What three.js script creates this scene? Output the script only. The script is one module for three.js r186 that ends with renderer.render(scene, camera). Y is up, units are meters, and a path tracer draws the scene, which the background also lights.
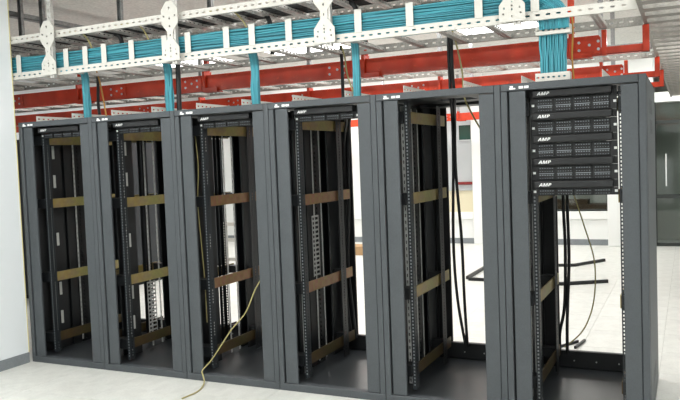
import * as THREE from 'three';
import { mergeGeometries } from 'three/addons/utils/BufferGeometryUtils.js';
import { RectAreaLightUniformsLib } from 'three/addons/lights/RectAreaLightUniformsLib.js';
import { FontLoader } from 'three/addons/loaders/FontLoader.js';
import { TextGeometry } from 'three/addons/geometries/TextGeometry.js';

// ---------------------------------------------------------------- camera, light, exposure
const scene = new THREE.Scene();
scene.background = new THREE.Color(0x000000);
const camera = new THREE.PerspectiveCamera(30.46, 680 / 400, 0.05, 60);
camera.position.set(5.0056, 1.5852, 4.3758);
camera.rotation.set(-0.0532, 0.4445, -0.0382, 'YXZ');
const renderer = new THREE.WebGLRenderer({ antialias: true });
renderer.toneMapping = THREE.LinearToneMapping;
renderer.toneMappingExposure = 1.27;
renderer.shadowMap.enabled = true;
RectAreaLightUniformsLib.init();
const PANEL = 12;                  // radiance of the ceiling panels
const GLOW = 4;                  // what the eye sees of their diffusers
const CEIL = 3.2;
// the ceiling panels: x, z of each
const PANELS = [];
for (const z of [-7.6, -5, -3.3]) for (const x of [-1.9, 0.1, 2.95]) PANELS.push([x, z]);
PANELS.push([5.4, -7.6], [2.95, -1.6], [5.4, -1.6]);
for (const z of [1.5, 4.5]) for (const x of [1.1, 2.95, 5.4, 7.6]) PANELS.push([x, z]);

// ---------------------------------------------------------------- helpers
let seed = 12345;
const rnd = () => { seed = (seed * 1664525 + 1013904223) >>> 0; return seed / 4294967296; };
const rr = (a, b) => a + (b - a) * rnd();
const used = {};
function numbered(n) { const k = used[n] = (used[n] ?? -1) + 1; return k ? `${n}_${String(k).padStart(3, '0')}` : n; }
function uvBox(g) {                // uv in metres from the dominant normal
  if (g.index) g = g.toNonIndexed();
  const p = g.attributes.position, n = g.attributes.normal, uv = new Float32Array(p.count * 2);
  for (let i = 0; i < p.count; i++) {
    const ax = Math.abs(n.getX(i)), ay = Math.abs(n.getY(i)), az = Math.abs(n.getZ(i));
    if (ax >= ay && ax >= az) { uv[2 * i] = p.getZ(i); uv[2 * i + 1] = p.getY(i); }
    else if (ay >= az) { uv[2 * i] = p.getX(i); uv[2 * i + 1] = p.getZ(i); }
    else { uv[2 * i] = p.getX(i); uv[2 * i + 1] = p.getY(i); }
  }
  g.setAttribute('uv', new THREE.BufferAttribute(uv, 2));
  return g;
}
function join(list) {
  list = [list].flat(9).map(g => {
    g = g.index ? g.toNonIndexed() : g;
    const o = new THREE.BufferGeometry();
    o.setAttribute('position', g.attributes.position); o.setAttribute('normal', g.attributes.normal);
    if (g.attributes.color) o.setAttribute('color', g.attributes.color);
    return o;
  });
  return uvBox(list.length > 1 ? mergeGeometries(list) : list[0]);
}
// box from its min corner to its max corner, with a small chamfer c along the edges that catch light
function bx(x0, x1, y0, y1, z0, z1, c = 0) {
  const w = x1 - x0, h = y1 - y0, d = z1 - z0;
  let g;
  if (c > 0) {
    const s = new THREE.Shape(); const a = w / 2 - c, b = h / 2 - c;
    s.moveTo(-a, -b); s.lineTo(a, -b); s.lineTo(a, b); s.lineTo(-a, b); s.closePath();
    g = new THREE.ExtrudeGeometry(s, { depth: d - 2 * c, bevelEnabled: true, bevelSegments: 1, bevelThickness: c, bevelSize: c, curveSegments: 1 });
    g.translate((x0 + x1) / 2, (y0 + y1) / 2, z0 + c);
  } else { g = new THREE.BoxGeometry(w, h, d); g.translate((x0 + x1) / 2, (y0 + y1) / 2, (z0 + z1) / 2); }
  return g;
}
function rectPath(P, x0, x1, y0, y1) { const p = new P(); p.moveTo(x0, y0); p.lineTo(x1, y0); p.lineTo(x1, y1); p.lineTo(x0, y1); p.closePath(); return p; }
function slotPath(cx, cy, w, h) {   // rounded oblong hole
  const p = new THREE.Path(), r = Math.min(w, h) / 2;
  if (w >= h) { p.moveTo(cx - w / 2 + r, cy - r); p.lineTo(cx + w / 2 - r, cy - r); p.absarc(cx + w / 2 - r, cy, r, -Math.PI / 2, Math.PI / 2); p.lineTo(cx - w / 2 + r, cy + r); p.absarc(cx - w / 2 + r, cy, r, Math.PI / 2, Math.PI * 1.5); }
  else { p.moveTo(cx + r, cy - h / 2 + r); p.lineTo(cx + r, cy + h / 2 - r); p.absarc(cx, cy + h / 2 - r, r, 0, Math.PI); p.lineTo(cx - r, cy - h / 2 + r); p.absarc(cx, cy - h / 2 + r, r, Math.PI, Math.PI * 2); }
  return p;
}
function plate(shape, t) { return new THREE.ExtrudeGeometry(shape, { depth: t, bevelEnabled: false, curveSegments: 4 }); }
// flat strip along x in the XY plane with a row of slots
function slotStrip(L, h, t, pitch, sw, sh, round = true, start = pitch / 2) {
  const s = rectPath(THREE.Shape, 0, L, 0, h);
  for (let x = start; x < L - sw; x += pitch) s.holes.push(round ? slotPath(x, h / 2, sw, sh) : rectPath(THREE.Path, x - sw / 2, x + sw / 2, h / 2 - sh / 2, h / 2 + sh / 2));
  return plate(s, t);
}
function tube(pts, r, seg = 40, rad = 7) {
  const c = new THREE.CatmullRomCurve3(pts.map(p => new THREE.Vector3(...p)), false, 'centripetal');
  return new THREE.TubeGeometry(c, seg, r, rad, false);
}
function tinted(g, c) {
  const n = g.attributes.position.count, a = new Float32Array(n * 3);
  for (let i = 0; i < n; i++) { a[3 * i] = c[0]; a[3 * i + 1] = c[1]; a[3 * i + 2] = c[2]; }
  g.setAttribute('color', new THREE.BufferAttribute(a, 3)); return g;
}
function obj(name, g, m, parent) {
  const o = new THREE.Mesh(Array.isArray(g) ? join(g) : g, m);
  o.name = parent ? name : numbered(name); o.castShadow = o.receiveShadow = true;
  (parent ?? scene).add(o); return o;
}
function tag(o, label, category, group) { o.userData = { ...o.userData, label, category }; if (group) o.userData.group = group; return o; }
function thing(name, label, category, p = [0, 0, 0], group) {
  const o = new THREE.Group(); o.name = numbered(name); o.position.set(...p); scene.add(o);
  return tag(o, label, category, group);
}
function struct(name, g, m, parent) { const o = obj(name, g, m, parent); if (!parent) o.userData.kind = 'structure'; return o; }
function dup(src, p, label) { const r = src.clone(); r.name = numbered(src.name.replace(/_\d{3}$/, '')); r.position.set(...p); if (label) r.userData = { ...src.userData, label }; scene.add(r); return r; }

// ---------------------------------------------------------------- procedural materials
function noiseTex(size, fn, srgb = true) {   // tiling value-noise layers
  const lat = k => { const a = new Float32Array(k * k); for (let i = 0; i < k * k; i++) a[i] = rnd(); return (u, v) => {
    const x = u * k, y = v * k, i = Math.floor(x), j = Math.floor(y), fx = x - i, fy = y - j, sx = fx * fx * (3 - 2 * fx), sy = fy * fy * (3 - 2 * fy);
    const q = (m, n) => a[((n % k + k) % k) * k + ((m % k + k) % k)];
    return (q(i, j) * (1 - sx) + q(i + 1, j) * sx) * (1 - sy) + (q(i, j + 1) * (1 - sx) + q(i + 1, j + 1) * sx) * sy; }; };
  const L = [4, 9, 23, 61, 128].map(lat), d = new Uint8Array(size * size * 4);
  for (let y = 0; y < size; y++) for (let x = 0; x < size; x++) {
    const c = fn(L.map(f => f(x / size, y / size)), x / size, y / size);
    for (let k = 0; k < 3; k++) d[(y * size + x) * 4 + k] = Math.max(0, Math.min(255, c[k] * 255));
    d[(y * size + x) * 4 + 3] = 255;
  }
  const t = new THREE.DataTexture(d, size, size); t.wrapS = t.wrapT = THREE.RepeatWrapping; t.magFilter = THREE.LinearFilter;
  if (srgb) t.colorSpace = THREE.SRGBColorSpace; t.needsUpdate = true; return t;
}
function rep(t, m) { const c = t.clone(); c.repeat.set(1 / m, 1 / m); c.needsUpdate = true; return c; }
const std = (color, roughness = 0.6, metalness = 0, extra = {}) => new THREE.MeshStandardMaterial({ color, roughness, metalness, ...extra });
const grain = noiseTex(256, n => { const v = 0.93 + 0.03 * n[1] + 0.10 * (n[4] - 0.5) + 0.03 * n[3]; return [v, v, v]; });
const bump = noiseTex(256, n => { const v = n[4] * 0.7 + rnd() * 0.3; return [v, v, v]; }, false);
const redTex = noiseTex(256, n => { const s = n[3] * n[2] > 0.62 ? 0.14 : 0, v = 0.86 + 0.14 * n[1]; return [v + s, v * (0.9 + 0.1 * n[2]) + s, v * (0.9 + 0.1 * n[2]) + s]; });
const zincTex = noiseTex(256, n => { const a = n[0], b = n[2]; return [0.66 + 0.12 * a + 0.06 * b, 0.64 + 0.10 * b, 0.46 + 0.16 * n[1]]; });
const zincRed = noiseTex(256, n => { const a = n[1], b = n[2]; return [0.70 + 0.10 * a, 0.58 + 0.16 * b, 0.44 + 0.16 * n[1]]; });
const galvTex = noiseTex(256, n => { const v = 0.84 + 0.12 * n[3] + 0.08 * (n[2] - 0.5); return [v, v, v * 0.99]; });
const floorTex = noiseTex(512, n => { const v = 0.93 + 0.05 * n[2] + 0.04 * (n[4] - 0.5) - (n[4] > 0.93 ? 0.03 : 0); return [v, v, v * 0.995]; });
const M = {
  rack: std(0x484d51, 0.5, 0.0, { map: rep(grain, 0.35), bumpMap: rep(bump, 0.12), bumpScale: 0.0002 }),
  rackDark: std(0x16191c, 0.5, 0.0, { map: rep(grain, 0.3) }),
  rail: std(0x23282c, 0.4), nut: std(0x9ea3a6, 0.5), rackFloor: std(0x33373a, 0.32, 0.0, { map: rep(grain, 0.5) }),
  gap: std(0x15171a, 0.8),
  black: std(0x16181a, 0.42, 0, { map: rep(grain, 0.3) }),
  blackMatte: std(0x101113, 0.7),
  cover: std(0x131416, 0.35),
  port: std(0x060708, 0.5),
  whiteInk: std(0xe9ebea, 0.6),
  sticker: std(0xf2f3f2, 0.55),
  dots: std(0x83898f, 0.6),
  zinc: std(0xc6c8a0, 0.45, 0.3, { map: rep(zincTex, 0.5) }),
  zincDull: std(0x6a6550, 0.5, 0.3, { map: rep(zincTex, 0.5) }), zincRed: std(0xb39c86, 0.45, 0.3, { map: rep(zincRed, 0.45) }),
  darkSteel: std(0x6d6a66, 0.5, 0.4), tie: std(0xc9ccc8, 0.55),
  bolt: std(0xc6c8c6, 0.35, 0.7),
  whiteRail: std(0xcbc9c2, 0.5),
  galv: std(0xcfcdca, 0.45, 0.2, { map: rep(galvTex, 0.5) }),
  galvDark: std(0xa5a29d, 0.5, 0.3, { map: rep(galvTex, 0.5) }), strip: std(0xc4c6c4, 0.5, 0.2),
  strut: std(0xa4a6a8, 0.5, 0.4, { map: rep(galvTex, 0.4) }),
  red: std(0xda4829, 0.27, 0, { map: rep(redTex, 0.7) }),
  cyan: std(0xffffff, 0.45, 0, { vertexColors: true }),
  cable: std(0x101214, 0.5),
  yellow: std(0xa59c68, 0.5),
  orange: std(0xc08a35, 0.5),
  wall: std(0xe6ebee, 0.8),
  wallFar: std(0xe6e8e6, 0.8),
  beige: std(0xd8d0b4, 0.7),
  greyPanel: std(0xb4b8ba, 0.7),
  base: std(0x83898d, 0.6, 0, { map: rep(grain, 0.7) }),
  bead: std(0xd9cf9a, 0.6),
  ceiling: std(0xecebe7, 0.9, 0, { map: rep(grain, 1.9) }),
  floorA: std(0xdedfdb, 0.38, 0, { map: rep(floorTex, 1.3) }),
  floorB: std(0xd9dad6, 0.40, 0, { map: rep(floorTex, 1.1) }),
  joint: std(0xa9a9a4, 0.8),
  darkGlass: new THREE.MeshPhysicalMaterial({ color: 0xe4e8e7, roughness: 0.05, transmission: 1, thickness: 0, ior: 1.5 }),
  darkRoom: std(0xb4b5ae, 0.8), darkFrame: std(0x2f3533, 0.5), brown: std(0x5a4632, 0.7),
  cabinet: std(0x1d2126, 0.5), panelLight: std(0xffffff, 0.6, 0, { emissive: 0xffffff, emissiveIntensity: GLOW }),
  darkRed: std(0x7a1f20, 0.6), cardboard: std(0xb08f68, 0.85, 0, { map: rep(grain, 0.4) }), greenGlass: std(0x2d4a42, 0.1), chrome: std(0xd6d8d8, 0.25, 0.8),
};

// ---------------------------------------------------------------- the room
{
  const f = new THREE.Group(); f.name = 'floor'; f.userData.kind = 'structure'; scene.add(f);
  obj('slab', bx(-5.2, 9.2, -0.2, -0.006, -9.6, 6.9), M.joint, f);
  const near = join(bx(0.0012, 0.5988, -0.006, 0, 0.0012, 0.5988, 0.0012));
  for (let i = -8; i < 15; i++) for (let j = -15; j < 11; j++) {
    const x = i * 0.6, z = j * 0.6; if (z > 0.5 && x < -0.7) continue;
    if (z > 1.7 || x > 6.1 || (x < -2.5 && z > -6) || x < -4) continue;
    const t = obj('tile', near, (i * 7 + j * 3) % 3 ? M.floorA : M.floorB, f); t.position.set(x, 0, z);
  }
  obj('floor_cover', [bx(-0.6, 9.2, -0.006, 0, 2.4, 6.9), bx(6.6, 9.2, -0.006, 0, -9.6, 2.4), bx(-5.2, -3.6, -0.006, 0, -9.6, 0.2), bx(-3.6, -2.4, -0.006, 0, -5.4, 0.6), bx(-3.6,6.6,-0.006,0,-9.6,-9)], M.floorA, f);
}
struct('ceiling', [bx(-5.2, 9.2, CEIL, CEIL + 0.2, -9.6, 6.9)], M.ceiling);
struct('wall_left', [bx(-0.34, -0.012, 0, CEIL, 0.02, 6.9)], M.wall);
struct('baseboard_left', [bx(-0.012, -0.002, 0, 0.085, 0.02, 6.7, 0.003)], M.base);
struct('trim_1', [bx(-0.017, -0.009, 0.085, CEIL, 0.014, 0.022)], M.bead);
struct('wall_front_left', [bx(-5.2, -0.34, 0, CEIL, 0.25, 0.45)], M.wall);
struct('wall_far_left', [bx(-5.2, -5.0, 0, CEIL, -9.6, 0.25)], M.wall);
struct('wall_right', [bx(9.0, 9.2, 0, CEIL, -9.6, 6.9)], M.wall);
struct('wall_front', [bx(-0.34, 9.2, 0, CEIL, 6.7, 6.9)], M.wall);
// far wall: low wall, windows, columns, lintel
const ZB = -8.6;
struct('wall_back', [bx(-5.0, 0.75, 0, CEIL, ZB - 0.2, ZB), bx(0.75, 9.0, 2.75, CEIL, ZB - 0.2, ZB), bx(1.7, 3.78, 0, 0.57, ZB - 0.2, ZB), bx(0.75, 1.5, 0, 0.57, ZB - 0.2, ZB), bx(1.7, 3.8, 2.33, 2.75, ZB - 0.2, ZB)], M.wallFar);
struct('trim_2', [bx(-1.2, 1.5, 0.44, 0.575, ZB, ZB + 0.035, 0.006), bx(1.7, 3.78, 0.44, 0.575, ZB, ZB + 0.035, 0.006)], M.wallFar);
struct('baseboard_back', [bx(-5, 1.5, 0, 0.10, ZB, ZB + 0.012, 0.003), bx(1.7, 3.78, 0, 0.10, ZB, ZB + 0.012, 0.003)], M.base);
struct('wall_column', [bx(3.78, 4.5, 0, CEIL, ZB - 0.2, ZB + 0.12, 0.01)], M.wallFar);
struct('wall_pier', [bx(1.5, 1.72, 0, CEIL, ZB - 0.2, ZB + 0.08, 0.01)], M.wallFar);
struct('wall_panel_beige', [bx(0.75, 1.5, 0.57, 0.97, ZB - 0.2, ZB + 0.01)], M.beige);
struct('wall_panel_grey', [bx(0.75, 1.5, 0.97, 2.75, ZB - 0.2, ZB)], M.greyPanel);
struct('trim_3', [bx(0.75, 1.5, 0.965, 0.99, ZB, ZB + 0.04)], M.greyPanel);
{
  const w = new THREE.Group(); w.name = 'window_1'; w.userData.kind = 'structure'; scene.add(w);
  obj('pane', [bx(1.74, 3.76, 0.6, 2.31, ZB - 0.06, ZB - 0.054)], M.darkGlass, w);
  obj('window_frame', [bx(1.72, 3.78, 0.575, 0.605, ZB - 0.09, ZB - 0.02), bx(1.72, 3.78, 2.3, 2.33, ZB - 0.09, ZB - 0.02), bx(1.72, 1.745, 0.6, 2.3, ZB - 0.09, ZB - 0.02), bx(3.755, 3.78, 0.6, 2.3, ZB - 0.09, ZB - 0.02), bx(2.72, 2.75, 0.6, 2.3, ZB - 0.09, ZB - 0.02)], M.darkFrame, w);
  const d = new THREE.Group(); d.name = 'window_2'; d.userData.kind = 'structure'; scene.add(d);
  obj('pane', [bx(4.53, 4.97, 0.05, 1.98, ZB - 0.03, ZB - 0.022)], M.darkGlass, d);
  obj('pane', [bx(5.03, 6.4, 0.05, 1.98, ZB - 0.03, ZB - 0.022)], M.darkGlass, d);
  obj('pane', [bx(4.53, 6.4, 2.04, 2.32, ZB - 0.03, ZB - 0.022)], M.darkGlass, d);
  obj('pane', [bx(4.53, 6.4, 2.5, 2.74, ZB - 0.03, ZB - 0.022)], M.darkGlass, d);
  obj('window_frame', [bx(4.5, 6.45, 0, 0.05, ZB - 0.06, ZB), bx(4.5, 6.45, 1.98, 2.04, ZB - 0.06, ZB), bx(4.97, 5.03, 0, 2.33, ZB - 0.06, ZB), bx(4.5, 4.53, 0, 2.33, ZB - 0.06, ZB), bx(6.4, 6.45, 0, 2.33, ZB - 0.06, ZB), bx(4.5, 6.45, 0.78, 0.84, ZB - 0.06, ZB + 0.01)], M.darkFrame, d);
  obj('door_handle', [bx(4.665, 4.685, 0.98, 1.5, ZB + 0.03, ZB + 0.05, 0.006), bx(4.665, 4.685, 1.05, 1.07, ZB - 0.022, ZB + 0.03), bx(4.668, 4.682, 1.42, 1.44, ZB - 0.022, ZB + 0.03)], M.whiteInk, d);
  struct('lintel', [bx(4.5, 9.0, 2.33, 2.49, ZB - 0.2, ZB + 0.05, 0.006)], M.wallFar);
  struct('wall_back_right', [bx(6.45, 9.0, 0, 2.33, ZB - 0.2, ZB), bx(6.45, 9.0, 2.49, 2.75, ZB - 0.2, ZB)], M.wallFar);
  struct('wall_dark_room', [bx(1.6, 6.6, 0, 2.75, ZB - 0.95, ZB - 0.9), bx(1.6, 1.65, 0, 2.75, ZB - 0.9, ZB - 0.2), bx(6.55, 6.6, 0, 2.75, ZB - 0.9, ZB - 0.2), bx(1.6, 6.6, 2.75, 2.8, ZB - 0.9, ZB - 0.2), bx(3.75, 3.8, 0, 2.75, ZB - 0.9, ZB - 0.2)], M.darkRoom);
  struct('window_ledge', [bx(1.7, 3.76, 0.55, 0.66, ZB - 0.85, ZB - 0.3), bx(2.1, 3.4, 0.66, 0.74, ZB - 0.8, ZB - 0.45)], M.brown);
  const n = thing('wall_hatch', 'small dark green glazed hatch in the far grey wall panel, seen through the fifth rack', 'hatch');
  obj('frame', [bx(1.24, 1.50, 1.86, 1.88, ZB, ZB + 0.03), bx(1.24, 1.50, 2.14, 2.16, ZB, ZB + 0.03), bx(1.24, 1.26, 1.88, 2.14, ZB, ZB + 0.03), bx(1.48, 1.50, 1.88, 2.14, ZB, ZB + 0.03)], M.greyPanel, n);
  obj('pane', [bx(1.26, 1.48, 1.88, 2.14, ZB, ZB + 0.012)], M.greenGlass, n);
  tag(obj('wall_strip', [bx(1.22, 1.49, 1.07, 1.12, ZB, ZB + 0.03, 0.004)], M.darkRed), 'short dark red strip on the far grey wall panel below the green hatch', 'wall strip');
}
// ceiling panels
{
  let proto;
  PANELS.forEach(([x, z], i) => {
    const where = z !== -5 ? 'flush white rectangular ceiling light hidden by the trays or outside the picture' : ['white glowing ceiling light seen beneath the tray between the second and third cyan drop', 'white glowing ceiling light seen beneath the tray left of the third tray hanger', 'white glowing ceiling light seen beneath the tray by the rightmost octagonal hanger', 'white glowing ceiling light above the right-hand slotted tray', 'white glowing ceiling light farthest right along the row'][[-1.9, 0.1, 2.95, 5.4, 7.6].indexOf(x)];
    let t;
    if (!proto) {
      t = proto = thing('ceiling_light', where, 'ceiling light', [x, CEIL, z], 'rectangular ceiling lights');
      obj('frame', [bx(-0.62, 0.62, -0.012, 0, -0.32, -0.3), bx(-0.62, 0.62, -0.012, 0, 0.3, 0.32), bx(-0.62, -0.6, -0.012, 0, -0.3, 0.3), bx(0.6, 0.62, -0.012, 0, -0.3, 0.3)], M.whiteRail, t);
      obj('diffuser', [bx(-0.6, 0.6, -0.008, 0, -0.3, 0.3)], M.panelLight, t);
    } else t = dup(proto, [x, CEIL, z], where);
    const l = new THREE.RectAreaLight(0xfffdf8, PANEL, 1.18, 0.58);
    l.position.set(x, CEIL - 0.014, z); l.lookAt(x, 0, z); scene.add(l);
  });
}
// dark cabinets behind the racks on the left, and what stands near them
{
  let c0;
  for (let k = 0; k < 4; k++) {
    const p = [-1.75, 0, -2.6 - k * 0.82];
    if (c0) { dup(c0, p); continue; }
    c0 = thing('equipment_cabinet', 'tall closed dark cabinet standing on the bright floor behind the left racks', 'cabinet', p, 'dark cabinets behind the left racks');
    obj('body', [bx(-0.9, 0, 0.05, 2.0, -0.4, 0.4, 0.008)], M.cabinet, c0);
    obj('plinth', [bx(-0.88, -0.03, 0, 0.05, -0.38, 0.38)], M.blackMatte, c0);
    const d = obj('door', [bx(0, 0.018, 0.08, 1.97, -0.39, 0.39, 0.004)], M.cabinet, c0);
    obj('handle', [bx(0.018, 0.035, 0.95, 1.15, 0.31, 0.335, 0.004)], M.blackMatte, d);
  }
  const wf = thing('metal_frame', 'small white open metal frame on the floor, glimpsed through the third rack', 'frame', [-1.28, 0, -5.0]);
  for (const x of [-0.17, 0.15]) obj('leg', [bx(x, x + 0.05, 0, 0.72, -0.025, 0.025, 0.003)], M.whiteRail, wf);
  for (const y of [0.12, 0.42, 0.66]) obj('crossbar', [bx(-0.12, 0.15, y, y + 0.05, -0.02, 0.02, 0.003)], M.whiteRail, wf);
  const c = thing('cardboard_box', 'brown cardboard box on the floor far behind the fourth rack', 'box', [-0.05, 0, -6.9]);
  obj('carton', [bx(-0.3, 0.22, 0, 0.14, -0.2, 0.15, 0.004)], M.cardboard, c);
  obj('flap', [bx(-0.3, 0.22, 0.14, 0.146, -0.2, -0.03), bx(-0.3, 0.22, 0.14, 0.146, -0.02, 0.15)], M.cardboard, c);
}

// ---------------------------------------------------------------- server racks
const font = await new FontLoader().loadAsync('fonts/droid/droid_sans_bold.typeface.json');
const H = 2.0, D = 1.06, W = 0.797;
// perforated L-shaped 19 inch rail: front flange and side flange, square holes
function railGeo(mirror, back) {
  const L = 1.88, hole = (wd) => { const s = rectPath(THREE.Shape, 0, wd, 0, L); const c = wd * 0.5;
    for (let y = 0.03; y < L - 0.02; y += 0.0222) s.holes.push(rectPath(THREE.Path, c - 0.005, c + 0.005, y - 0.006, y + 0.006)); return s; };
  const a = plate(hole(0.026), 0.002);
  const fl = back ? 0.09 : 0.055, b = plate(hole(fl), 0.002); b.rotateY(Math.PI / 2);          // runs towards -z
  if (back) { b.translate(0.024, 0, fl); } else b.translate(0.024, 0, 0.002);
  let g = [a, b];
  if (mirror) { const m = join(g); m.scale(-1, 1, 1); const p = m.attributes.position.array, n = m.attributes.normal.array;
    for (let i = 0; i < p.length; i += 9) for (let k = 0; k < 3; k++) { let t = p[i + 3 + k]; p[i + 3 + k] = p[i + 6 + k]; p[i + 6 + k] = t; t = n[i + 3 + k]; n[i + 3 + k] = n[i + 6 + k]; n[i + 6 + k] = t; }
    return uvBox(m); }
  return join(g);
}
const G = {};
G.railL = railGeo(false, false); G.railR = railGeo(true, false); G.railLB = railGeo(false, true); G.railRB = railGeo(true, true);
G.post = join([bx(0, 0.037, 0.05, 1.955, -0.06, 0, 0.003)]);
G.postR = join([bx(0.76, W, 0.05, H, -0.06, 0, 0.003)]);
G.rear = join([bx(0, 0.045, 0.05, 1.955, -D, -1.0, 0.003)]);
G.rearR = join([bx(W - 0.045, W, 0.05, 1.955, -D, -1.0, 0.003)]);
G.header = join([bx(0, 0.759, 1.957, H, -0.06, 0, 0.003)]);
G.baseBar = join([bx(0, W, 0, 0.05, -0.06, 0, 0.003)]);
G.floorPlate = join([bx(0, W, 0.02, 0.046, -D, -0.06)]);
G.topPlate = join([bx(0, W, 1.975, 1.998, -0.44, -0.06), bx(0, W, 1.957, 1.998, -D, -0.86), bx(0, W, 1.975, 1.998, -0.86, -0.64), bx(0, 0.24, 1.975, 1.998, -0.64, -0.44), bx(0.50, W, 1.975, 1.998, -0.64, -0.44)]);
G.panelL = join([bx(0.048, 0.143, 0.052, 1.955, -0.026, -0.008, 0.003)]);
G.panelR = join([bx(0.666, 0.757, 0.052, 1.95, -0.026, -0.006, 0.003), bx(0.666, 0.674, 0.052, 1.95, -0.055, -0.026)]);
G.rearPanelL = join([bx(0.046, 0.150, 0.16, 1.955, -1.035, -1.015, 0.003)]);
G.rearPanelR = join([bx(W - 0.150, W - 0.046, 0.16, 1.955, -1.035, -1.015, 0.003)]);
G.gap = join([bx(0.037, 0.048, 0.05, 1.957, -0.05, -0.03), bx(0.757, 0.76, 0.05, 1.957, -0.05, -0.01)]);
G.rearBeam = join([bx(0.045, W - 0.045, 0.046, 0.168, -1.03, -0.99, 0.004)]);
const boltG = new THREE.CylinderGeometry(0.0055, 0.0055, 0.006, 8); boltG.rotateX(Math.PI / 2);
const sideBoltG = new THREE.CylinderGeometry(0.005, 0.005, 0.006, 8); sideBoltG.rotateZ(Math.PI / 2);
const BR = [1.85, 1.32, 0.70, 0.19];
function sidePost(z0, z1, right, holes) {
  const s = rectPath(THREE.Shape, 0, z1 - z0, 0, 1.91); const c = (z1 - z0) / 2;
  if (holes === 'square') for (let y = 0.03; y < 1.89; y += 0.035) s.holes.push(rectPath(THREE.Path, c - 0.009, c + 0.009, y - 0.009, y + 0.009));
  if (holes === 'slot') for (let y = 0.09; y < 1.85; y += 0.13) s.holes.push(slotPath(c, y, 0.016, 0.07));
  const g = plate(s, 0.012); g.rotateY(Math.PI / 2); g.translate(right ? W - 0.04 : 0.028, 0.046, z1); return g;
}
function braceGeo(right) { return right ? [bx(W - 0.165, W - 0.157, -0.038, 0.038, -0.93, -0.16, 0.002)] : [bx(0.157, 0.165, -0.038, 0.038, -0.93, -0.16, 0.002)]; }
G.braceL = join(braceGeo(false)); G.braceR = join(braceGeo(true));
G.sideL = [join([sidePost(-0.40, -0.26, false)]), join([sidePost(-0.52, -0.43, false)]), join([sidePost(-0.64, -0.53, false, 'square')]), join([sidePost(-0.97, -0.80, false)])];
G.sideR = [join([sidePost(-0.40, -0.26, true)]), join([sidePost(-0.52, -0.43, true)]), join([sidePost(-0.64, -0.53, true, 'square')]), join([sidePost(-0.97, -0.80, true)])];
G.tieG = join([bx(0, 0.008, -0.055, 0.055, -0.014, 0.014, 0.0035)]);
G.sideLink = join([bx(0.03, 0.05, -0.045, 0.045, -1.0, -0.06)]);
G.stripA = (() => { const s = slotStrip(1.86, 0.022, 0.003, 0.0445, 0.024, 0.008); s.rotateZ(Math.PI / 2); s.translate(0.108, 0.07, -0.215); return join([s]); })();
G.stripB = (() => { const s = slotStrip(1.86, 0.016, 0.003, 0.0445, 0.020, 0.007); s.rotateZ(Math.PI / 2); s.rotateY(Math.PI / 2); s.translate(0.042, 0.07, 0); return join([s]); })();
G.nutStrip = join([bx(0.154, 0.1765, 0.08, 1.94, -0.108, -0.104)]);
G.ladder = join([bx(0.044, 0.047, 0, 0.46, -0.60, -0.592), bx(0.044, 0.047, 0, 0.46, -0.50, -0.492), ...Array.from({ length: 14 }, (_, k) => bx(0.044, 0.047, 0.005 + k * 0.034, 0.019 + k * 0.034, -0.592, -0.50))]);
const rackLabels = [
  'dark grey open equipment rack beside the white pillar, leftmost of six',
  'dark grey open equipment rack second from the left pillar, bright floor showing low inside',
  'dark grey open equipment rack with a loose yellow cable spilling out over its base',
  'dark grey open equipment rack fourth from the pillar, reddish braces and one patch panel',
  'dark grey open equipment rack with no patch panel and two black cables crossing inside',
  'dark grey equipment rack at the right end, filled at the top with five patch panels',
];
const sideVent = (() => {
  const s = rectPath(THREE.Shape, 0.06, D, 0.02, 1.985);
  for (let k = 0; k < 2; k++) for (let j = 0; j < 7; j++) s.holes.push(slotPath(0.36 + j * 0.05, 1.72 + k * 0.12, 0.014, 0.09));
  for (let j = 0; j < 7; j++) s.holes.push(slotPath(0.36 + j * 0.05, 0.2, 0.014, 0.09));
  const g = plate(s, 0.01); g.rotateY(Math.PI / 2); return g;       // x -> -z
})();
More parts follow.
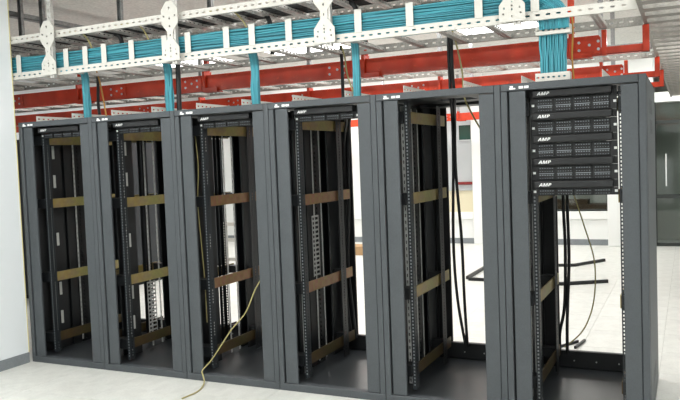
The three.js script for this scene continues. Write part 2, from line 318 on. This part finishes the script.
function makeRack(i) {
  const t = thing('server_rack', rackLabels[i], 'rack', [i * 0.8 + 0.0015, 0, 0], 'open racks in the row');
  const brass = i === 2 || i === 3 ? M.zincRed : M.zinc;
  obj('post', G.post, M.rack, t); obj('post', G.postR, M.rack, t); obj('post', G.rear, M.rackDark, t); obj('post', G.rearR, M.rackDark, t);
  const h = obj('header', G.header, M.rack, t);
  for (const [x0, x1, y0, y1] of [[0.052, 0.088, 1.966, 1.974], [0.056, 0.074, 1.974, 1.986], [0.108, 0.132, 1.968, 1.982], [0.138, 0.165, 1.968, 1.982]]) obj('sticker', [bx(x0, x1, y0, y1, 0, 0.0012)], M.sticker, h);
  obj('base_bar', G.baseBar, M.rack, t); obj('floor_plate', G.floorPlate, M.rackFloor, t); obj('top_plate', G.topPlate, M.rackDark, t);
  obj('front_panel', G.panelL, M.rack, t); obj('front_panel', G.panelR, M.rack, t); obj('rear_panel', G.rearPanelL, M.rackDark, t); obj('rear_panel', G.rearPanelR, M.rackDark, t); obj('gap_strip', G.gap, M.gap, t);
  const rb = obj('rear_beam', G.rearBeam, M.rackDark, t);
  for (const x of [0.25, 0.4, 0.55]) { const b = obj('bolt', boltG, M.bolt, rb); b.position.set(x, 0.1, -0.988); }
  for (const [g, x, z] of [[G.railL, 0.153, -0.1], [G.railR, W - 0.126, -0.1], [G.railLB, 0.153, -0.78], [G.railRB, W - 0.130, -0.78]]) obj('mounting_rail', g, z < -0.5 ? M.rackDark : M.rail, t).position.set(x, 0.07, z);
  obj('nut_strip', G.nutStrip, M.nut, t);
  G.sideL.forEach((g, k) => { if (!((i === 1 || i === 2) && (k === 1 || k === 2))) obj('side_strut', g, M.rackDark, t); });
  G.sideR.forEach((g, k) => { if (!(i < 2 && (k === 1 || k === 2))) obj('side_strut', g, M.rackDark, t); });
  obj('upright_strip', G.stripA, M.strip, t);
  for (const z of [-0.545, -0.665]) obj('upright_strip', G.stripB, M.strip, t).position.z = z;
  for (const [k, y] of BR.entries()) for (const g of [G.braceL, G.braceR]) {
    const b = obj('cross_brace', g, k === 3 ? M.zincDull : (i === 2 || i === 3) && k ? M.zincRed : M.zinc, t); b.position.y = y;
    const ln = obj('brace_bracket', g === G.braceL ? [bx(0.028, 0.146, -0.038, 0.038, -0.155, -0.1), bx(0.028, 0.157, -0.038, 0.038, -0.19, -0.155)] : [bx(W - 0.157, W - 0.028, -0.038, 0.038, -0.19, -0.14)], M.rackDark, b);
    obj('brace_bracket', g === G.braceL ? [bx(0.028, 0.157, -0.03, 0.03, -0.9, -0.83)] : [bx(W - 0.157, W - 0.028, -0.03, 0.03, -0.9, -0.83)], M.rackDark, b);
  }
  if (i === 1 || i === 3) obj('ladder_strip', G.ladder, M.strip, t).position.y = i === 3 ? 0.72 : 0.16;
  if (i < 4) for (const y of [1.75, 1.5, 1.0, 0.57, 0.32]) obj('tie_bar', G.tieG, M.tie, t).position.set(0.041, y, -0.31);
  if (i === 0) obj('side_panel', [bx(-0.004, 0.004, 0.02, 1.985, -D, -0.06)], M.rackDark, t);
  if (i === 5) { const v = obj('side_panel', [sideVent], M.rack, t); v.position.x = W - 0.008; v.userData.label = 'grey side panel with small vent slots near its top'; }
  return t;
}
for (let i = 0; i < 6; i++) makeRack(i);

// patch panels and cable managers (0.482 m wide, local origin at left rail, z = 0 on the rail)
const ampGeo = (() => { const g = new TextGeometry('AMP', { font, size: 0.0185, depth: 0.0008, curveSegments: 3 }); g.applyMatrix4(new THREE.Matrix4().set(1.25, 0.3, 0, 0, 0, 1, 0, 0, 0, 0, 1, 0, 0, 0, 0, 1)); return g; })();
const roundRect = (x0, x1, y0, y1, r) => { const s = new THREE.Shape(); s.moveTo(x0 + r, y0); s.lineTo(x1 - r, y0); s.absarc(x1 - r, y0 + r, r, -Math.PI / 2, 0); s.lineTo(x1, y1 - r); s.absarc(x1 - r, y1 - r, r, 0, Math.PI / 2); s.lineTo(x0 + r, y1); s.absarc(x0 + r, y1 - r, r, Math.PI / 2, Math.PI); s.lineTo(x0, y0 + r); s.absarc(x0 + r, y0 + r, r, Math.PI, Math.PI * 1.5); return s; };
G.mgr = (() => { const g = new THREE.ExtrudeGeometry(roundRect(0, 0.05, 0.002, 0.043, 0.008), { depth: 0.434, bevelEnabled: true, bevelSize: 0.002, bevelThickness: 0.002, bevelSegments: 1, curveSegments: 3 }); g.rotateY(Math.PI / 2); g.translate(0.022, 0, 0.058); return join([g]); })();
G.mgrPlate = join([bx(0, 0.482, 0, 0.044, 0, 0.004, 0.001)]);
function makeManager(label) {
  const t = thing('cable_manager', label, 'cable manager', [0, 0, 0], 'cable manager covers above the patch panels');
  obj('back_plate', G.mgrPlate, M.black, t);
  const c = obj('cover', G.mgr, M.cover, t);
  obj('lettering', join([ampGeo]), M.whiteInk, c).position.set(0.046, 0.0125, 0.0605);
  return t;
}
const portGeos = {};
function makePanel(label, rows) {
  const t = thing('patch_panel', label, 'patch panel', [0, 0, 0], 'patch panels in the racks');
  const h = rows * 0.0445;
  portGeos[rows] ??= (() => {
    const R = { face: join([bx(0, 0.482, 0, h - 0.001, 0, 0.003, 0.001)]), body: [], ports: [], dots: [] };
    const b = [], p = [], d = [];
    b.push(bx(0, 0.094, 0.004, h - 0.005, 0.003, 0.010, 0.002));
    for (let r = 0; r < rows; r++) for (let k = 0; k < 6; k++) {
      const x = 0.005 + k * 0.0142, y = 0.006 + r * 0.0445 + (rows > 1 && !r ? 0.004 : 0);
      p.push(bx(x, x + 0.0115, y, y + 0.013, 0.010, 0.0108));
      b.push(bx(x - 0.0012, x, y, y + 0.015, 0.010, 0.014), bx(x - 0.0012, x + 0.013, y + 0.013, y + 0.0155, 0.010, 0.0135));
      d.push(bx(x + 0.002, x + 0.0095, y + 0.019, y + 0.0245, 0.010, 0.0106), bx(x + 0.0035, x + 0.008, y + 0.002, y + 0.0065, 0.0108, 0.0112));
    }
    if (rows > 1) d.push(bx(0.004, 0.09, 0.0395, 0.0435, 0.010, 0.0106));
    R.body = join(b); R.ports = join(p); R.dots = join(d); return R;
  })();
  const R = portGeos[rows];
  obj('face_plate', R.face, M.black, t);
  for (let k = 0; k < 4; k++) {
    const b = obj('port_block', R.body, M.black, t); b.position.set(0.036 + k * 0.1045, 0, 0);
    obj('port_row', R.ports, M.port, b).userData.kind = 'stuff'; obj('number_strip', R.dots, M.dots, b).userData.kind = 'stuff';
  }
  for (const x of [0.004, 0.462]) obj('ear_tag', [bx(x, x + 0.016, h / 2 - 0.006, h / 2 + 0.008, 0.003, 0.0055, 0.0008)], M.sticker, t);
  return t;
}
const ord = ['topmost', 'second from the top', 'third from the top', 'fourth from the top', 'lowest'];
for (let k = 0; k < 5; k++) {
  const y = 1.911 - k * 0.1335, x = 4.0 + 0.1595;
  makeManager(`black cable manager cover, ${ord[k]} of five in the right end rack`).position.set(x, y, -0.0975);
  makePanel(`black patch panel, ${ord[k]} of five in the right end rack`, k < 4 ? 2 : 1).position.set(x, y - (k < 4 ? 0.089 : 0.0445), -0.0975);
}
['leftmost rack beside the pillar', 'second rack from the pillar', 'rack with the spilling yellow cable', 'fourth rack with reddish braces'].forEach((s, i) => {
  makeManager(`black cable manager cover at the top of the ${s}`).position.set(i * 0.8 + 0.1595, 1.905, -0.0975);
  makePanel(`black single row patch panel at the top of the ${s}`, 1).position.set(i * 0.8 + 0.1595, 1.8605, -0.0975);
});

// slotted angle bars lying front to back on the rack tops
{
  const g = (() => { const a = slotStrip(0.92, 0.045, 0.003, 0.05, 0.022, 0.009); const b = slotStrip(0.92, 0.04, 0.003, 0.05, 0.022, 0.009); b.rotateX(Math.PI / 2); b.translate(0, 0.003, 0); const m = join([a, b]); m.rotateY(Math.PI / 2); return m; })();
  const rn = ['leftmost rack', 'second rack from the pillar', 'third rack from the pillar', 'fourth rack from the pillar', 'fifth rack from the pillar', 'right end rack'];
  let p0;
  for (let i = 0; i < 6; i++) [0.18, 0.57].forEach((dx, k) => {
    const lab = `white slotted bar on top of the ${rn[i]}, ${k ? 'nearer its right side' : 'nearer its left side'}`;
    const p = [i * 0.8 + dx + (i === 5 && !k ? -0.06 : 0), 2.0, -0.03];
    if (!p0) { p0 = tag(obj('slotted_bar', g, M.whiteRail), lab, 'metal bar', 'slotted bars on the rack tops'); p0.position.set(...p); } else dup(p0, p, lab);
  });
}

// ---------------------------------------------------------------- overhead cable trays
function railC(L, h = 0.055) {   // C rail along x, open to -z, slotted face at z = 0
  return [slotStrip(L, h, 0.003, 0.058, 0.026, 0.011), bx(0, L, 0, 0.003, -0.02, 0), bx(0, L, h - 0.003, h, -0.02, 0)];
}
G.rung = (() => { const w = 0.56; const a = slotStrip(w, 0.042, 0.003, 0.05, 0.026, 0.011); a.rotateX(-Math.PI / 2); const s1 = slotStrip(w, 0.022, 0.002, 0.05, 0.02, 0.007), s2 = slotStrip(w, 0.022, 0.002, 0.05, 0.02, 0.007); s1.translate(0, 0, 0); s2.translate(0, 0, -0.042); const m = join([a, s1, s2]); m.rotateY(Math.PI / 2); return m; })();   // runs towards -z from z = 0, base at y = 0
function makeTray(name, label, x0, x1, y, z, rungs, width, railMat, wide = 1) {
  const t = thing(name, label, 'cable tray', [x0, y, z]);
  obj('side_rail', railC(x1 - x0), railMat, t);
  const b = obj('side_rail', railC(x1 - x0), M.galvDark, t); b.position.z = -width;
  for (const x of rungs) { const r = obj('rung', G.rung, M.galv, t); r.position.set(x - x0, 0.004, 0.0); r.scale.set(wide, 1, width / 0.56); }
  return t;
}
const range = (a, b, s) => { const o = []; for (let x = a; x < b; x += s) o.push(x); return o; };
const YL = 2.352, YU = 2.648;
{
  const low = makeTray('cable_tray', 'lower white slotted cable tray carrying the cyan cables above the rack row', -1.6, 4.76, YL, 0.0, range(-1.45, 4.75, 0.3), 0.58, M.whiteRail);
  const up = thing('upright', 'x', 'x'); scene.remove(up); used.upright = undefined;
  for (const x of [-0.9, -0.5, -0.2, 0.06, 0.58, 0.78, 0.97, 1.24, 1.55, 1.76, 2.09, 2.3, 2.59, 3.1, 3.45, 3.885, 4.215]) {
    const o = obj('upright', [bx(-0.024, 0.024, 0.05, 0.20, 0.004, 0.008), bx(-0.024, 0.024, 0.196, 0.20, -0.03, 0.008)], M.whiteRail, low); o.position.set(x + 1.6, 0, 0);
  }
  makeTray('cable_tray', 'upper white slotted cable tray running above the cyan cables', -1.6, 3.95, YU, 0.0, range(-1.5, 3.9, 0.21), 0.58, M.whiteRail, 1.5);
  makeTray('cable_tray', 'rear grey slotted cable tray beyond the nearest red channel beam', -3.6, 4.76, 2.36, -1.85, range(-3.4, 4.75, 0.3), 0.6, M.strut);
  // cross tray on the right, front to back
  const ct = thing('cable_tray', 'wide grey slotted cable tray running away towards the glass wall on the right', 'cable tray', [4.78, 2.375, 1.4]);
  const L = 9.6;
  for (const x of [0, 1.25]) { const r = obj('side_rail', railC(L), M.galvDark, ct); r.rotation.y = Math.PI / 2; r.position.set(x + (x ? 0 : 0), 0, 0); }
  const g = (() => { const a = slotStrip(1.25, 0.10, 0.003, 0.085, 0.022, 0.011); a.rotateX(-Math.PI / 2); return join([a, bx(0, 1.25, 0, 0.022, 0, 0.002), bx(0, 1.25, 0, 0.022, -0.102, -0.1)]); })();
  for (let z = 0.15; z < L - 0.1; z += 0.24) obj('rung', g, M.galvDark, ct).position.set(0, 0.004, -z);
}
// octagonal hanger brackets joining both trays, with a slotted strut up to the ceiling
{
  const oct = (cy, w, h, bottomFlat) => { const s = new THREE.Shape(), a = w / 2, n = 0.026;
    s.moveTo(-n, cy + h); s.lineTo(n, cy + h); s.lineTo(a, cy + h - 0.06); 
    if (bottomFlat) { s.lineTo(a, cy - h); s.lineTo(-a, cy - h); } else { s.lineTo(a, cy - h + 0.06); s.lineTo(n, cy - h); s.lineTo(-n, cy - h); s.lineTo(-a, cy - h + 0.06); }
    s.lineTo(-a, cy + h - 0.06); s.closePath();
    for (const [x, y] of [[0, cy + h * 0.5], [0, cy - h * 0.1], [0.045, cy], [-0.045, cy], [0, cy - h * 0.62]]) s.holes.push(slotPath(x, y, 0.008, 0.014));
    return plate(s, 0.006); };
  const labs = ['white hanger bracket nearest the pillar, joining the two trays', 'white hanger bracket second from the pillar, standing before the cyan cables', 'white hanger bracket third from the pillar, above the fourth rack', 'white hanger bracket nearest the large cyan cable drop'];
  let p0;
  [0.43, 1.635, 2.875, 4.09].forEach((x, i) => {
    if (p0) { dup(p0, [x, 0, 0.038], labs[i]); return; }
    p0 = thing('tray_hanger', labs[i], 'bracket', [x, 0, 0.038], 'hanger brackets between the trays');
    obj('bracket_plate', [oct(2.672, 0.145, 0.108, false)], M.whiteRail, p0);
    obj('bracket_plate', [oct(2.432, 0.15, 0.078, true)], M.whiteRail, p0);
    const s = slotStrip(0.13, 0.052, 0.004, 0.045, 0.018, 0.009); s.rotateZ(Math.PI / 2); s.translate(0.026, 2.47, 0.001);
    obj('neck', [s], M.whiteRail, p0);
    const v = slotStrip(CEIL - 2.33, 0.042, 0.003, 0.05, 0.022, 0.011); v.rotateZ(Math.PI / 2); v.translate(0.045, 2.33, -0.004);
    obj('strut', [v, bx(0.003, 0.006, 2.33, CEIL, -0.031, -0.004), bx(0.042, 0.045, 2.33, CEIL, -0.031, -0.004)], M.galv, p0);
    for (const [bxx, y] of [[0, 2.735], [0, 2.655], [0.05, 2.675], [-0.05, 2.675], [0, 2.60], [0, 2.445], [0.05, 2.40], [-0.05, 2.40]]) { const b = obj('bolt', boltG, M.darkSteel, p0); b.position.set(bxx, y, 0.008); }
  });
}
// plain strut hangers behind, from the ceiling to the rear rail of the upper tray
{
  const labs = ['dark grey strut post from the ceiling, closest to the pillar edge', 'grey strut post from the ceiling behind the first hanger bracket, pillar side', 'grey strut post from the ceiling between the first and second hanger brackets', 'grey strut post from the ceiling just right of the second hanger bracket', 'grey strut post from the ceiling right of the third hanger bracket'];
  let p0;
  [-0.56, -0.29, 0.62, 1.55].forEach((x, i) => {
    const p = [x, YU + 0.03, -0.61];
    if (p0) { dup(p0, p, labs[i]); return; }
    p0 = thing('strut_post', labs[i], 'post', p, 'strut posts above the upper tray');
    obj('channel', [bx(-0.02, 0.02, 0, CEIL - YU - 0.03, -0.004, 0), bx(-0.02, -0.017, 0, CEIL - YU - 0.03, 0, 0.03), bx(0.017, 0.02, 0, CEIL - YU - 0.03, 0, 0.03)], M.strut, p0);
    obj('bolt', boltG, M.bolt, p0).position.set(0, 0.02, 0.003);
  });
  tag(obj('ceiling_channel', [bx(-0.06, 0.02, 0, 0.004, -3.2, -0.2), bx(-0.06, -0.056, 0, 0.045, -3.2, -0.2), bx(0.016, 0.02, 0, 0.045, -3.2, -0.2)], M.strut), 'grey channel running front to back under the ceiling behind the first hanger', 'channel').position.set(-0.62, 3.03, 0);
  struct('trim_4', [bx(-0.66, -0.64, 3.07, CEIL, -3.1, -3.08), bx(-0.66, -0.64, 3.07, CEIL, -0.32, -0.3)], M.strut);
}
// red channel beams with hangers
function redBeam(z, label, x0, X1 = 4.50) {
  const t = thing('red_channel_beam', label, 'beam', [0, 0, z]);
  const y0 = 2.205, y1 = 2.335;
  const joints = [0.0, 1.395, 2.83, 4.315].filter(x => x < X1), cuts = [x0, ...joints, X1];
  for (let i = 0; i + 1 < cuts.length; i++) obj('channel', [bx(cuts[i] + 0.012, cuts[i + 1] - 0.012, y0, y1, -0.006, 0, 0.002), bx(cuts[i] + 0.012, cuts[i + 1] - 0.012, y1 - 0.012, y1, -0.06, -0.004, 0.002), bx(cuts[i] + 0.012, cuts[i + 1] - 0.012, y0, y0 + 0.012, -0.06, -0.004, 0.002)], M.red, t);
  for (const x of joints) {
    const f = obj('flange', [bx(x - 0.012, x + 0.012, y0 - 0.012, y1 + 0.03, -0.075, 0.03, 0.002), bx(x + 0.012, x + 0.13, y0 - 0.014, y0 - 0.002, -0.06, 0.03, 0.002), bx(x + 0.012, x + 0.13, y0 - 0.002, y0 + 0.025, 0.024, 0.03, 0.002)], M.red, t);
    obj('hanger_rod', [bx(x - 0.02, x + 0.02, y1 + 0.03, x > 4 || z < -1 ? CEIL : 2.69, -0.045, -0.005, 0.003)], z < -1 ? M.strut : M.red, t);
  }
  for (const x of [-0.9, 0.36, 1.17, 2.52, 4.34].filter(x => x < X1 - 0.15)) {
    const p = obj('splice_plate', [bx(x, x + (x > 4 ? 0.16 : 0.19), y0 + 0.012, y1 - 0.012, 0, 0.006, 0.001)], M.red, t);
    for (const [dx, dy] of [[0.025, 0.028], [0.025, 0.078], [0.09, 0.058], [0.145, 0.028], [0.145, 0.078]]) { const b = obj('bolt', boltG, M.bolt, p); b.position.set(x + dx, y0 + 0.012 + dy, 0.008); b.scale.set(1.7, 1.7, 1); }
  }
  if (X1 > 4) obj('end_bracket', [bx(X1 - 0.01, 4.79, y0, y0 + 0.05, -0.006, 0, 0.002), bx(X1 - 0.01, 4.79, y0, y0 + 0.006, -0.06, 0), bx(4.75, 4.79, y0, 2.372, -0.05, 0.012, 0.003), bx(X1 + 0.005, X1 + 0.035, y0 - 0.005, y1 + 0.03, -0.04, 0.01, 0.003)], M.red, t);
  return t;
}
redBeam(-0.7, 'nearest red channel beam with bolted splice plates, running just behind the cyan cable drops', -1.6);
redBeam(-2.55, 'second red channel beam, seen just above the rack tops', -3.4);
redBeam(-3.7, 'farthest red channel beam, its end bracket lowest beside the right end rack', -4.4);

redBeam(-8.1, 'distant red channel beam close to the far wall, seen through the fifth rack opening', -4.6, 2.6);
// ---------------------------------------------------------------- cables
const teal = () => { const k = rr(0.72, 1.15), w = rr(-0.04, 0.04); return [0.04 * k + 0.008, (0.27 + w) * k, (0.335 + w) * k]; };
function strands(list, r, seg) { return join(list.map(p => tinted(tube(p, r, seg, 5), teal()))); }
{
  // trunk bundle: strands along the tray, hugging the front rail, the last metre curling down into the large drop
  const S = [];
  const yb = YL + 0.013, rows = 17, cols = 7;
  for (let r = 0; r < rows; r++) for (let c = 0; c < cols; c++) {
    if (c > 1 && r < rows - 4 && c < cols - 1) continue;              // only the outside of the bundle is strands
    const pts = []; const y = yb + 0.006 + r * 0.0096, z = -0.012 - c * 0.014, ph = rr(0, 6.28), f = rr(2, 5), am = rr(0.003, 0.011);
    for (let x = -1.55; x < 4.06; x += 0.16) pts.push([x, y + Math.sin(x * f + ph) * am * 0.8 + rr(-0.002, 0.002), z + (c ? 0 : Math.cos(x * f * 0.7 + ph) * 0.004)]);
    const R = 0.03 + r * 0.0098;                                      // outer strands turn on the larger radius
    const cx = 4.235 , cy = yb - 0.02;
    for (const a of [80, 60, 40, 20, 0]) { const q = a * Math.PI / 180; pts.push([cx - 0.03 + R * Math.cos(q) * 0.98, cy + (y - cy) * Math.sin(q), z * 0.9 - 0.012]); }
    pts.push([cx - 0.03 + R, 2.3, z * 0.5 - 0.03]);
    S.push(pts);
  }
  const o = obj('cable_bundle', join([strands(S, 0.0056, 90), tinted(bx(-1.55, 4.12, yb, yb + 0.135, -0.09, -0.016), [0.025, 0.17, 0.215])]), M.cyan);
  tag(o, 'long cyan network cable bundle lying in the lower tray behind white uprights', 'cables'); o.userData.kind = 'stuff';
  // small drops to the rack tops
  [[0.635, 0.06, 'leftmost rack'], [1.462, 0.062, 'second rack from the pillar'], [2.225, 0.06, 'third rack from the pillar'], [3.015, 0.046, 'fourth rack from the pillar']].forEach(([x, w, s]) => {
    const L = [];
    for (let k = 0; k < 9; k++) for (let m = 0; m < 3; m++) { const dx = (k / 8 - 0.5) * (w - 0.01), q = rr(-0.006, 0.006), zz = -0.125 - m * 0.011;
      L.push([[x + dx, yb + 0.02, -0.1 - m * 0.01], [x + dx, YL - 0.02, zz + 0.005], [x + dx + q, 2.23, zz], [x + dx - q, 2.12, zz], [x + dx, 2.045, zz], [x + dx, 2.003, zz]]); }
    const d = obj('cable_drop', strands(L, 0.0052, 16), M.cyan); d.userData.kind = 'stuff';
    tag(d, `narrow cyan cable drop from the tray to the top of the ${s}`, 'cables');
  });
  const L = [];
  for (let k = 0; k < 15; k++) for (let m = 0; m < 4; m++) { const x = 4.228 + k * 0.0098, q = rr(-0.004, 0.004), zz = -0.075 - m * 0.011; L.push([[x + 0.003, 2.33, zz], [x + q, 2.22, zz + (m ? 0 : rr(-.003, .003))], [x - q, 2.12, zz], [x, 2.003, zz]]); }
  const d = obj('cable_drop', strands(L, 0.0056, 16), M.cyan); d.userData.kind = 'stuff';
  tag(d, 'wide dark cyan cable drop held between two white clamp bars above the right end rack', 'cables');
  const clampG = () => { const s = slotStrip(0.195, 0.05, 0.004, 0.03, 0.016, 0.010); return [s, bx(0, 0.195, 0, 0.003, -0.07, 0), bx(0, 0.003, 0, 0.05, -0.07, 0), bx(0.192, 0.195, 0, 0.05, -0.07, 0)]; };
  const c1 = tag(obj('clamp_bar', clampG(), M.whiteRail), 'white slotted clamp bar across the top of the wide cyan drop', 'clamp bar', 'clamp bars of the wide drop'); c1.position.set(4.205, 2.272, -0.05);
  dup(c1, [4.198, 2.001, -0.05], 'white slotted clamp bar at the foot of the wide cyan drop');
}
function cable(name, label, pts, r, m) { return tag(obj(name, [tube(pts, r, Math.max(24, pts.length * 10), 8)], m), label, 'cable'); }
cable('black_cable', 'thick black cable entering the open fifth rack, ending straight down behind its brace', [[3.545, 2.42, -0.5], [3.542, 2.34, -0.5], [3.54, 2.2, -0.51], [3.538, 2.0, -0.53], [3.45, 1.85, -0.85], [3.425, 1.6, -0.93], [3.40, 0.9, -0.95], [3.42, 0.5, -0.95], [3.47, 0.16, -0.95]], 0.0115, M.cable);
cable('black_cable', 'black cable crossing to the right inside the open fifth rack', [[3.570, 2.42, -0.485], [3.568, 2.34, -0.485], [3.565, 2.2, -0.495], [3.563, 2.0, -0.53], [3.47, 1.84, -0.84], [3.44, 1.5, -0.93], [3.47, 0.95, -0.93], [3.475, 0.5, -0.94], [3.488, 0.155, -0.94]], 0.0115, M.cable);
cable('black_cable', 'black cable dropping from the tray beside the fourth narrow cyan drop', [[2.74, 2.42, -0.49], [2.74, 2.33, -0.5], [2.74, 2.1, -0.5], [2.73, 1.98, -0.52], [2.62, 1.9, -0.8], [2.53, 1.7, -0.93], [2.52, 1.2, -0.95], [2.49, 0.8, -0.95], [2.5, 0.4, -0.95], [2.535, 0.155, -0.94]], 0.013, M.cable);
cable('black_cable', 'second black cable bowing along the right rear edge inside the fourth rack', [[2.66, 1.96, -0.8], [2.57, 1.8, -0.94], [2.545, 1.2, -0.95], [2.52, 0.75, -0.95], [2.545, 0.4, -0.95], [2.57, 0.155, -0.94]], 0.012, M.cable);
cable('black_cable', 'black cable dropping from the tray beside the narrow cyan drop nearest the pillar', [[0.42, 2.42, -0.5], [0.42, 2.33, -0.5], [0.41, 2.15, -0.5], [0.41, 1.98, -0.52]], 0.013, M.cable);
cable('black_cable', 'thick black cable hanging close against the right of the second narrow cyan drop', [[1.525, 2.42, -0.17], [1.523, 2.33, -0.175], [1.52, 2.15, -0.175], [1.518, 2.0, -0.175]], 0.019, M.cable);
cable('black_cable', 'black cable down the left rear inside the right end rack, outer of two', [[4.3, 1.97, -0.6], [4.23, 1.7, -0.9], [4.205, 1.25, -0.95], [4.212, 0.9, -0.95], [4.195, 0.47, -0.95], [4.162, 0.3, -0.95], [4.16, 0.155, -0.95]], 0.011, M.cable);
cable('black_cable', 'black cable down the left rear inside the right end rack, inner of two', [[4.33, 1.97, -0.6], [4.25, 1.7, -0.9], [4.232, 1.25, -0.95], [4.236, 0.83, -0.95], [4.215, 0.4, -0.95], [4.21, 0.152, -0.95]], 0.011, M.cable);
// black cables hooking down from the upper tray behind the cyan bundle
cable('black_cable', 'black cable hooking down from the upper tray nearest the pillar', [[0.35, 2.70, -0.3], [0.75, 2.69, -0.3], [0.86, 2.66, -0.3], [0.89, 2.55, -0.3], [0.89, 2.38, -0.3]], 0.018, M.cable);
cable('black_cable', 'black cable hooking down from the upper tray above the third rack', [[1.8, 2.70, -0.3], [2.1, 2.69, -0.3], [2.24, 2.66, -0.3], [2.28, 2.55, -0.3], [2.28, 2.38, -0.3]], 0.018, M.cable);
cable('black_cable', 'black cable hooking down from the upper tray right of the third hanger', [[2.5, 2.70, -0.3], [2.8, 2.69, -0.3], [2.93, 2.66, -0.3], [2.97, 2.56, -0.3], [3.02, 2.38, -0.3]], 0.018, M.cable);
{
  const S = []; for (let k = 0; k < 12; k++) { const z = -0.27 - (k % 8) * 0.026, y = YU + 0.036 + (k > 7 ? 0.018 : 0), ph = rr(0, 6); const p = []; for (let x = -1.5; x < 3.6; x += 0.3) p.push([x, y + rr(-0.002, 0.002), z + Math.sin(x * 1.7 + ph) * 0.02]); S.push(tube(p, 0.009, 50, 5)); }
  const o = tag(obj('cable_bundle', S, M.cable), 'loose black cables lying along the upper tray', 'cables'); o.userData.kind = 'stuff';
}
cable('yellow_cable', 'thin yellow cable lying along the upper tray and looping down near the first hanger', [[-0.3, 2.69, -0.12], [0.2, 2.69, -0.15], [0.55, 2.70, -0.12], [0.68, 2.66, -0.1], [0.74, 2.58, -0.1], [0.75, 2.5, -0.12]], 0.006, M.yellow);
cable('yellow_cable', 'thin yellow cable looping down from the upper tray near the second hanger', [[0.9, 2.69, -0.12], [1.1, 2.70, -0.11], [1.25, 2.66, -0.1], [1.31, 2.55, -0.12], [1.32, 2.48, -0.14]], 0.006, M.yellow);
cable('yellow_cable', 'thin yellow cable looping down from the upper tray above the third rack', [[1.75, 2.69, -0.14], [1.98, 2.71, -0.12], [2.11, 2.66, -0.1], [2.18, 2.56, -0.12], [2.19, 2.48, -0.13]], 0.006, M.yellow);
cable('orange_cable', 'thin orange cable slanting down beside the narrow drop nearest the pillar', [[0.60, 2.4, -0.3], [0.63, 2.3, -0.3], [0.66, 2.14, -0.3], [0.68, 2.003, -0.3]], 0.006, M.orange);
cable('orange_cable', 'thin orange cable beside the narrow cyan drop of the fourth rack', [[2.79, 2.4, -0.4], [2.81, 2.32, -0.4], [2.825, 2.2, -0.4], [2.86, 2.08, -0.4], [2.87, 1.99, -0.42]], 0.006, M.yellow);
cable('yellow_cable', 'thin yellow cable from the tray into the fifth rack, hanging at its right', [[3.60, 2.42, -0.4], [3.61, 2.34, -0.45], [3.64, 2.15, -0.47], [3.64, 1.99, -0.5], [3.66, 1.88, -0.6], [3.72, 1.6, -0.9], [3.74, 1.2, -0.95], [3.76, 0.8, -0.96]], 0.006, M.yellow);
cable('orange_cable', 'thin orange cable running down right beside the wide cyan drop', [[4.395, 2.42, -0.15], [4.40, 2.3, -0.16], [4.39, 2.15, -0.18], [4.395, 2.003, -0.2]], 0.005, M.orange);
cable('yellow_cable', 'thin yellow cable bowing out behind the right end rack', [[4.26, 1.38, -0.8], [4.275, 1.3, -0.93], [4.34, 1.05, -1.0], [4.395, 0.8, -1.05], [4.38, 0.5, -1.05], [4.32, 0.33, -1.0], [4.25, 0.25, -0.97], [4.19, 0.2, -0.96]], 0.005, M.yellow);
cable('yellow_cable', 'loose yellow cable spilling from the third rack onto the floor', [[2.24, 0.86, -0.07], [2.255, 0.78, -0.05], [2.2, 0.69, -0.05], [2.11, 0.52, -0.05], [1.98, 0.385, -0.05], [1.89, 0.27, -0.05], [1.79, 0.14, -0.04], [1.745, 0.075, 0.008], [1.76, 0.055, 0.02], [1.80, 0.022, 0.06], [1.84, 0.007, 0.14], [1.87, 0.006, 0.25], [1.86, 0.006, 0.4]], 0.0052, M.yellow);
cable('yellow_cable', 'yellow cable hanging along the left inner side of the third rack', [[1.66, 1.85, -0.16], [1.67, 1.6, -0.17], [1.65, 1.3, -0.17], [1.665, 1.0, -0.17], [1.68, 0.7, -0.17], [1.69, 0.4, -0.16]], 0.0042, M.yellow);
cable('grey_cable', 'thin grey cable hanging in the third rack behind its lower brace', [[1.93, 1.1, -0.9], [1.95, 0.9, -0.9], [1.9, 0.6, -0.9], [1.97, 0.3, -0.9], [1.95, 0.16, -0.9]], 0.006, M.tie);
// bars on the floor behind the racks
{
  const bar = (n, label, pts, w = 0.02) => { const t = thing(n, label, 'bar'); for (let i = 0; i + 1 < pts.length; i++) { const a = new THREE.Vector3(...pts[i]), b = new THREE.Vector3(...pts[i + 1]), l = a.distanceTo(b); const m = obj('length', [bx(0, l + 0.01, 0, w * 2, -w, w, 0.004)], M.black, t); m.position.copy(a); m.rotation.y = -Math.atan2(b.z - a.z, b.x - a.x); } };
  bar('steel_bar', 'kinked black bar on the floor behind the right end rack, farther of two', [[2.41, 0, -4.8], [2.41, 0, -5.83], [3.56, 0, -6.14], [3.89, 0, -6.7]]);
  bar('steel_bar', 'straight black bar on the floor behind the right end rack, nearer of two', [[2.45, 0, -4.72], [3.62, 0, -4.6], [4.1, 0, -4.9]]);
  bar('steel_bar', 'short black bar on the floor at the rear foot of the right end rack', [[4.0, 0, -1.62], [4.15, 0, -1.9]], 0.011);
  bar('steel_bar', 'short slanting black bar on the floor behind the right end rack beam', [[4.16, 0, -1.7], [4.20, 0, -1.95]], 0.011);
}
renderer.render(scene, camera);
